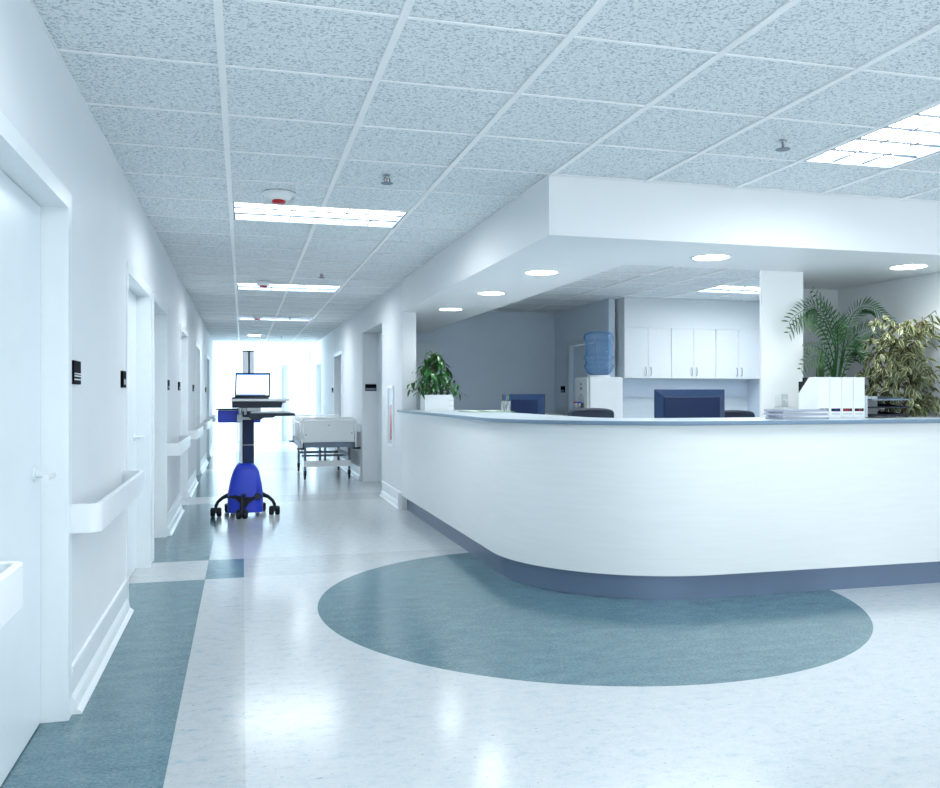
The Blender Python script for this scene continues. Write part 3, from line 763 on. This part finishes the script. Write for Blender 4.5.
# palm: pot on the floor in the alcove
PX, PY = 4.40, 5.80
t = thing('potted_palm', 'tall green palm with arching feathery fronds behind the file boxes', 'potted plant', (PX, PY, 0))
MB().lathe([(.10, 0), (.115, .02), (.145, .30), (.15, .32), (.138, .32), (.132, .29), (0, .29)], n=32).build('pot', 'pot', t, smooth=True)
MB().lathe([(.131, .292), (.131, .296), (0, .300)], n=24).build('soil', 'soil', t)
def px(u, v, dy):
    """photo measurement of a frond point -> local metres, dy = how far in front of the stem"""
    Yw = PY+dy
    c_, s_ = .96645, .25685
    r = ((u-470)*c_+856*s_, -(u-470)*s_+856*c_, 396-v); k = Yw/r[1]
    return Vector((r[0]*k-PX, dy, 1.26+r[2]*k))
fr = [((838, 345), (832, 318), (813, 291), -.10, 14, .085), ((836, 352), (816, 312), (789, 322), -.36, 20, .15), ((834, 362), (815, 322), (789, 333), -.40, 18, .10),
      ((832, 372), (822, 350), (804, 347), -.35, 14, .07), ((833, 378), (818, 356), (801, 369), -.37, 14, .10), ((843, 348), (860, 308), (893, 324), -.22, 24, .10),
      ((843, 352), (858, 335), (879, 328), -.10, 18, .13), ((842, 365), (852, 350), (866, 357), -.20, 16, .11), ((842, 380), (852, 358), (869, 369), -.12, 12, .05),
      ((838, 350), (838, 325), (842, 322), -.30, 12, .12), ((841, 368), (850, 338), (858, 348), .15, 14, .12),
      ((836, 345), (822, 312), (806, 310), .10, 16, .12)]
R = random.Random(3)
for (a, b_, c_, dy, n, LL) in fr:
    A = px(a[0], a[1], -.03+dy*.1); B = px(b_[0], b_[1], dy*.55); Cc = px(c_[0], c_[1], dy)
    base = Vector((R.uniform(-.05, .05), R.uniform(-.05, .05), .28))
    pts = [base, base.lerp(A, .5)+Vector((0, 0, .03))]
    bez = [A*(1-q)**2+B*2*q*(1-q)+Cc*q*q for q in [k/10 for k in range(11)]]
    # control point pushed so the curve passes near B
    B2 = B*2-(A+Cc)*.5
    bez = [A*(1-q)**2+B2*2*q*(1-q)+Cc*q*q for q in [k/10 for k in range(11)]]
    m = MB(); m.tube(pts+bez, [.008, .007]+[.0055-.0042*k/10 for k in range(11)], 6)
    for k in range(n):
        q = .06+.94*k/(n-1); p = A*(1-q)**2+B2*2*q*(1-q)+Cc*q*q
        tg = ((B2-A)*(1-q)+(Cc-B2)*q).normalized()
        sd = tg.cross(Vector((0, -1, .15))).normalized()
        ln = LL*(1.0-.55*abs(q-.42)/.58)*R.uniform(.9, 1.1)
        for s in (-1, 1):
            d = (tg*.75+sd*s*.9+Vector((0, -.25*R.random(), .0))).normalized()
            m.mi = 0
            leafverts(m, p, d, Vector((.3, -1, .5)), ln*1.3, .0145, fold=.3, droop=.2, seg=4)
    for f in m.bm.faces: pass
    o = m.build('frond', 'palm', t)
m = MB()
for k in range(9):
    a = R.uniform(0, 2*pi); r = R.uniform(0, .06)
    m.tube([(r*cos(a), r*sin(a), .28), (r*1.2*cos(a), r*sin(a), .9), (r*1.0*cos(a)-.03, r*.5*sin(a)-.05, 1.55+R.uniform(-.05, .1))], [.013, .010, .006], 7)
m.build('stems', 'palmstem', t, smooth=True)

# variegated ficus
VX, VY = 4.80, 5.56
t = thing('variegated_ficus', 'bushy cream edged ficus at the right edge behind the letter tray', 'potted plant', (VX, VY, 0))
MB().lathe([(.09, 0), (.10, .02), (.125, .28), (.13, .30), (.118, .30), (.112, .27), (0, .27)], n=32).build('pot', 'pot', t, smooth=True)
MB().lathe([(.111, .272), (.111, .276), (0, .28)], n=24).build('soil', 'soil', t)
st = MB(); fo = MB(); R = random.Random(8)
for (x, y, ex, ey, ez) in [(0, 0, -.02, -.22, 1.72), (.03, .02, .10, -.26, 1.85), (-.03, .01, -.14, -.20, 1.55)]:
    st.tube([(x, y, .26), (x*1.2, y-.02, .9), (ex*.6, ey*.6, 1.25), (ex, ey, ez)], [.014, .012, .009, .004], 7)
cnt = 0
def okp(p):
    wx, wy = VX+p.x, VY+p.y
    if p.z < 1.13 and wy < 5.45: return False
    if wx > 5.02 or wx < 4.30: return False
    if wx < 4.61 and wy < 5.4 and p.z < 1.30: return False
    return p.z < 1.98
for k in range(96):
    z = 1.16+.66*R.random()**1.15
    a = R.uniform(0, 2*pi); f = (z-1.1)/.8
    rad = .44*(1-.35*f)*R.uniform(.5, 1)
    ox = -.04+.02*f+.10*max(0, f-.5)
    p0 = Vector((ox*.6, -.20, z-.08)); ez = z+R.uniform(.0, .09)
    p1 = Vector((ox+rad*cos(a)*1.0, -.22+rad*.42*sin(a), ez))
    if VX+p1.x > 5.0: p1.x = 5.0-VX-R.uniform(0, .15)
    pe = p1+Vector((cos(a)*.06, sin(a)*.03, -.05))
    if VX+pe.x > 5.01: pe.x = 5.0-VX
    if not okp(p1): continue
    st.tube([p0, p1, pe], [.004, .0025, .0012], 5)
    for s in range(9):
        q = .25+.75*s/8
        p = p0.lerp(p1, q/.8) if q < .8 else p1.lerp(pe, (q-.8)/.2)
        p = p+Vector((R.uniform(-.012, .012), R.uniform(-.012, .012), R.uniform(-.01, .01)))
        if not okp(p): continue
        d = Vector((R.uniform(-1, 1)+.5*cos(a), R.uniform(-1, .4), R.uniform(-1.1, .25))).normalized()
        Lf = R.uniform(.055, .082)
        if VX+p.x+d.x*Lf > 5.04: d.x = -abs(d.x)*.5
        leafverts(fo, p, d, Vector((R.uniform(-.5, .5), -1, .6)), Lf, R.uniform(.026, .036), fold=.22, droop=.35, edge=True)
st.build('branches', 'bark', t, smooth=True); fo.build('foliage', ['vleaf', 'vedge'], t)

# ------------------------------------------------------------------ hospital bed
BXc, BY0, BY1 = 1.235, 12.75, 14.95
t = thing('hospital_bed', 'white and grey hospital bed on castors beside the right wall', 'hospital bed', (BXc, (BY0+BY1)/2, 0))
hw = .395; L2 = (BY1-BY0)/2
def endboard(y, lab):
    z0, z1 = .49, .93
    q = MB(); r = .07; pts = [(-hw, y, z0-.03), (-hw, y, z1-r)]
    for k in range(1, 7): a = pi-pi/2*k/6; pts.append((-hw+r+r*cos(a), y, z1-r+r*sin(a)))
    for k in range(0, 7): a = pi/2-pi/2*k/6; pts.append((hw-r+r*cos(a), y, z1-r+r*sin(a)))
    pts += [(hw, y, z0-.03)]
    q.tube(pts, .013, 10); fr_ = q.build('end_frame', 'plastic', t, smooth=True)
    b_ = MB().box(-hw+.025, hw-.025, y-.012, y+.012, z0+.09, z1-.03).build('end_board', 'plastic', t, bevel=.006)
    q = MB()
    for (x, z) in [(0, z1-.10), (-hw+.06, z0+.20), (hw-.06, z0+.22)]: q.lathe([(.009, y-.017), (.009, y-.012)], (x, 0, z), 12, 'y')
    q.build('bolt', 'grey', b_)
endboard(-L2, ''); endboard(L2, '')
m = MB()
for s in (-1, 1): m.box(s*(hw-.02)-.018, s*(hw-.02)+.018, -L2, L2, .47, .56)
m.box(-hw, hw, -L2, -L2+.04, .50, .575).box(-hw, hw, L2-.04, L2, .50, .575)
for k in range(5): m.box(-hw+.03, hw-.03, -L2+.35+k*.38, -L2+.39+k*.38, .48, .52)
m.build('bed_frame', 'grey', t, bevel=.003)
MB().box(-hw+.03, hw-.03, -L2+.05, L2-.05, .53, .60).build('mattress_deck', 'lightgrey', t, bevel=.004)
MB().box(-hw+.04, hw-.04, -L2+.06, L2-.10, .601, .70).build('mattress', 'mattress', t, bevel=.04, smooth=True, seg=3)
for s in (-1, 1):                                  # side rails
    q = MB(); y0, y1 = -.55, .55; x = s*(hw+.0)
    q.tube([(x, y0, .56), (x, y0, .78), (x, y0+.06, .84), (x, y1-.06, .84), (x, y1, .78), (x, y1, .56)], .010, 8)
    for k in range(1, 5): q.tube([(x, y0+k*.22, .56), (x, y0+k*.22, .84)], .006, 6)
    q.build('side_rail', 'plastic', t, smooth=True)
for sx in (-1, 1):
    for sy in (-1, 1):
        MB().lathe([(.045, .475), (.055, .482), (.055, .495), (.045, .50), (0, .50)], (sx*(hw+.02), sy*(L2+.005), 0), 20).build('corner_bumper', 'black', t, smooth=True)
        lx, ly = sx*.33, sy*(L2-.42)+(-.0 if sy > 0 else -.15)
        lg = MB().box(lx-.018, lx+.018, ly-.018, ly+.018, .14, .49).build('leg', 'grey', t)
        cs = MB().lathe([(.045, -.014), (.05, -.008), (.05, .008), (.045, .014)], (lx, ly+.02, .052), 20, 'x').build('castor', 'black', lg, smooth=True)
        MB().box(lx-.022, lx+.022, ly-.014, ly+.03, .075, .145).build('castor_fork', 'darkmetal', lg)
fl = -L2+.42-.15
m = MB(); m.box(-.35, .35, fl-.045, fl-.02, .20, .29); m.build('foot_crossbar', 'plastic', t, bevel=.006)
MB().box(-.33, .33, L2-.42-.015, L2-.42+.015, .30, .34).build('rear_crossbar', 'grey', t)
MB().box(-.33, .33, -.1, -.07, .30, .33).build('middle_crossbar', 'grey', t)
for x in (-.045, .035): MB().box(x-.015, x+.015, -.12, -.06, .15, .49).build('lift_post', 'grey', t)
MB().box(.315, .335, -L2+.3, L2-.42, .27, .38).build('side_beam', 'grey', t)

# ------------------------------------------------------------------ computer cart
CX0, CY0 = .03, 9.36
t = thing('computer_cart', 'rolling computer cart with bright blue base in the corridor', 'medical cart', (CX0, CY0, 0))
# shroud (blue) as a stack of rounded sections
secs = [(.045, -.183, .182, .16), (.20, -.183, .182, .16), (.235, -.182, .180, .158), (.31, -.168, .172, .150), (.40, -.150, .155, .135), (.47, -.125, .138, .12), (.505, -.108, .118, .105), (.535, -.088, .092, .09), (.552, -.07, .075, .075)]
m = MB(); rings = []
for (z, xa, xb, hy) in secs:
    cxm, hx = (xa+xb)/2, (xb-xa)/2; ring = []
    for k in range(40):
        a = 2*pi*k/40; n_ = 3.6
        ca, sa = cos(a), sin(a)
        ring.append(m.bm.verts.new((cxm+hx*math.copysign(abs(ca)**(2/n_), ca), hy*math.copysign(abs(sa)**(2/n_), sa), z)))
    rings.append(ring)
for A, B in zip(rings, rings[1:]):
    for k in range(40): m.bm.faces.new((A[k], A[(k+1) % 40], B[(k+1) % 40], B[k]))
m.bm.faces.new(rings[0]); m.bm.faces.new(rings[-1])
m.build('base_cover', 'blue', t, smooth=True, ang=50)
# column
MB().box(-.028, .088, -.045, .02, .545, 1.10).build('post', 'navy', t, bevel=.006)
MB().box(-.0275, .0875, -.0465, -.045, .742, .747).build('post_joint', 'lightgrey', t)
MB().box(-.062, -.029, -.04, .05, .54, 1.12).build('rear_post', 'silver', t, bevel=.006)
m = MB(); m.box(-.03, .03, .03, .10, .56, 1.73).box(.044, .088, .03, .10, .56, 1.73); m.box(.03, .044, .05, .10, .56, 1.73)
up = m.build('upright', 'silver', t, bevel=.003)
MB().box(.0302, .0438, .035, .0495, 1.0, 1.728).build('slot', 'black', up)
MB().box(-.031, .089, .029, .101, 1.73, 1.742).build('cap', 'darkmetal', up, bevel=.002)
# legs
MB().lathe([(.10, .175), (.16, .19), (.16, .215), (.10, .235), (0, .24)], n=32).build('hub', 'black', t, smooth=True)
for ang in (-97, -13, 58, 122, 193):
    a = radians(ang); ca, sa = cos(a), sin(a); Rr = .305
    lg = MB().tube([(ca*.10, sa*.10, .215), (ca*.185, sa*.185, .218), (ca*.24, sa*.24, .195), (ca*.285, sa*.285, .155), (ca*Rr, sa*Rr, .115), (ca*Rr, sa*Rr, .085)], [.034, .026, .02, .018, .018, .018], 12).build('leg', 'black', t, smooth=True)
    for s in (-1, 1):
        q = MB(); q.lathe([(.030, -.026), (.044, -.022), (.050, -.006), (.050, .010), (.044, .022), (.03, .026)], (s*.031, 0, 0), 24, 'x')
        w_ = q.build('castor_wheel', 'black', lg, smooth=True); w_.location = (ca*Rr, sa*Rr+.015, .049)
        w_.rotation_euler = (0, 0, .25 if ang == -97 else 0)
    MB().box(ca*Rr-.012, ca*Rr+.012, sa*Rr-.02, sa*Rr+.03, .04, .10).build('castor_fork', 'darkmetal', lg, bevel=.004)
# front brace of the base and round pedal knob
m = MB()
m.prism([(-.17, .225), (-.10, .235), (0, .205), (.10, .215), (.16, .235), (.16, .215), (.09, .19), (.035, .15), (.005, .10), (-.03, .10), (-.055, .15), (-.10, .195), (-.17, .205)], -.178, -.166, 'y')
m.build('base_bracket', 'black', t, bevel=.003)
MB().lathe([(.036, -.205), (.038, -.185), (.036, -.166)], (.128, 0, .215), 24, 'y').build('pedal_knob', 'darkmetal', t, smooth=True, bevel=.004)
# blue bin and its dark lid
MB().box(-.285, .16, .055+.05, .33, .975, 1.105).build('storage_bin', 'blue', t, bevel=.012, smooth=True)
MB().box(-.31, -.04, .10, .34, 1.112, 1.126).build('bin_lid', 'black', t, bevel=.003)
MB().box(-.28, .155, .11, .325, 1.105, 1.112).build('bin_rim', 'lightgrey', t)
# clamp, bracket
MB().prism([(-.085, .985), (-.045, .985), (-.03, 1.01), (.085, 1.01), (.095, 1.035), (-.03, 1.04), (-.045, 1.065), (-.085, 1.065)], -.075, -.046, 'y').build('clamp', 'lightgrey', t, bevel=.004)
m = MB(); m.box(-.05, .16, -.04, .05, 1.10, 1.135); m.tube([(-.05, -.05, 1.07), (-.05, -.05, 1.14)], .02, 12); m.tube([(0, -.06, 1.06), (0, -.06, 1.14)], .016, 12)
m.build('pivot_bracket', 'silver', t, smooth=True)
# work surface
MB().box(-.145, .44, -.34, .12, 1.205, 1.232).build('worktop', 'plastic', t, bevel=.008, smooth=True)
MB().prism([(-.135, 1.205), (.405, 1.205), (.40, 1.19), (.372, 1.19), (.358, 1.138), (-.135, 1.138)], -.31, .10, 'y').build('worktop_tray', 'darkmetal', t, bevel=.004)
# keyboard tray
kt = MB().prism([(.02, 1.068), (.02, 1.083), (.49, 1.083), (.50, 1.055), (.30, 1.052), (.27, 1.036), (.18, 1.036), (.15, 1.018), (.06, 1.018), (.02, 1.05)], -.36, -.16, 'y').build('keyboard_tray', 'darkmetal', t, bevel=.004)
m = MB(); m.box(.05, .46, -.345, -.205, 1.083, 1.096)
kb = m.build('keyboard', 'lightgrey', None, loc=(CX0, CY0, 0), bevel=.003); tag(kb, 'light grey keyboard on the pull out tray of the cart', 'keyboard')
m = MB()
for r_ in range(5):
    for k in range(20): m.box(.06+k*.0195, .0765+k*.0195, -.337+r_*.026, -.316+r_*.026, 1.096, 1.102)
m.build('keys', 'paper', kb)
# laptop
lp = thing('laptop', 'open laptop with white screen on top of the computer cart', 'laptop', (CX0+.058, CY0-.165, 1.2325), -.12)
lp.scale = (1.09, 1, 1)
MB().box(-.165, .165, -.15, .09, 0, .016).build('base', 'darkmetal', lp, bevel=.004)
MB().box(-.15, .15, -.06, .07, .016, .0175).build('keyboard', 'black', lp)
Lm = Matrix.Translation((0, .10, .018)) @ Matrix.Rotation(radians(-14), 4, 'X') @ Matrix.Rotation(radians(0), 4, 'Y')
def lidpart(name, mt, x0, x1, z0, z1, y0, y1, par):
    o = MB().box(x0, x1, y0, y1, z0, z1).build(name, mt, par); o.data.transform(Lm); return o
ld = lidpart('lid', 'darkmetal', -.165, .165, 0, .262, 0, .012, lp)
sc = lidpart('screen', 'screen', -.152, .152, .018, .250, -.0015, 0, ld)
lidpart('title_bar', 'screenblue', -.152, .152, .238, .250, -.0025, -.0015, ld)
lidpart('task_bar', 'screenblue', -.125, .125, .018, .027, -.0025, -.0015, ld)
lidpart('start_button', 'screengreen', -.150, -.126, .018, .027, -.0025, -.0015, ld)
lidpart('icon', 'grey', -.11, -.09, .190, .196, -.0025, -.0015, ld)
lidpart('icon', 'lightgrey', .02, .05, .155, .159, -.0025, -.0015, ld)
lidpart('icon', 'lightgrey', .01, .04, .205, .209, -.0025, -.0015, ld)
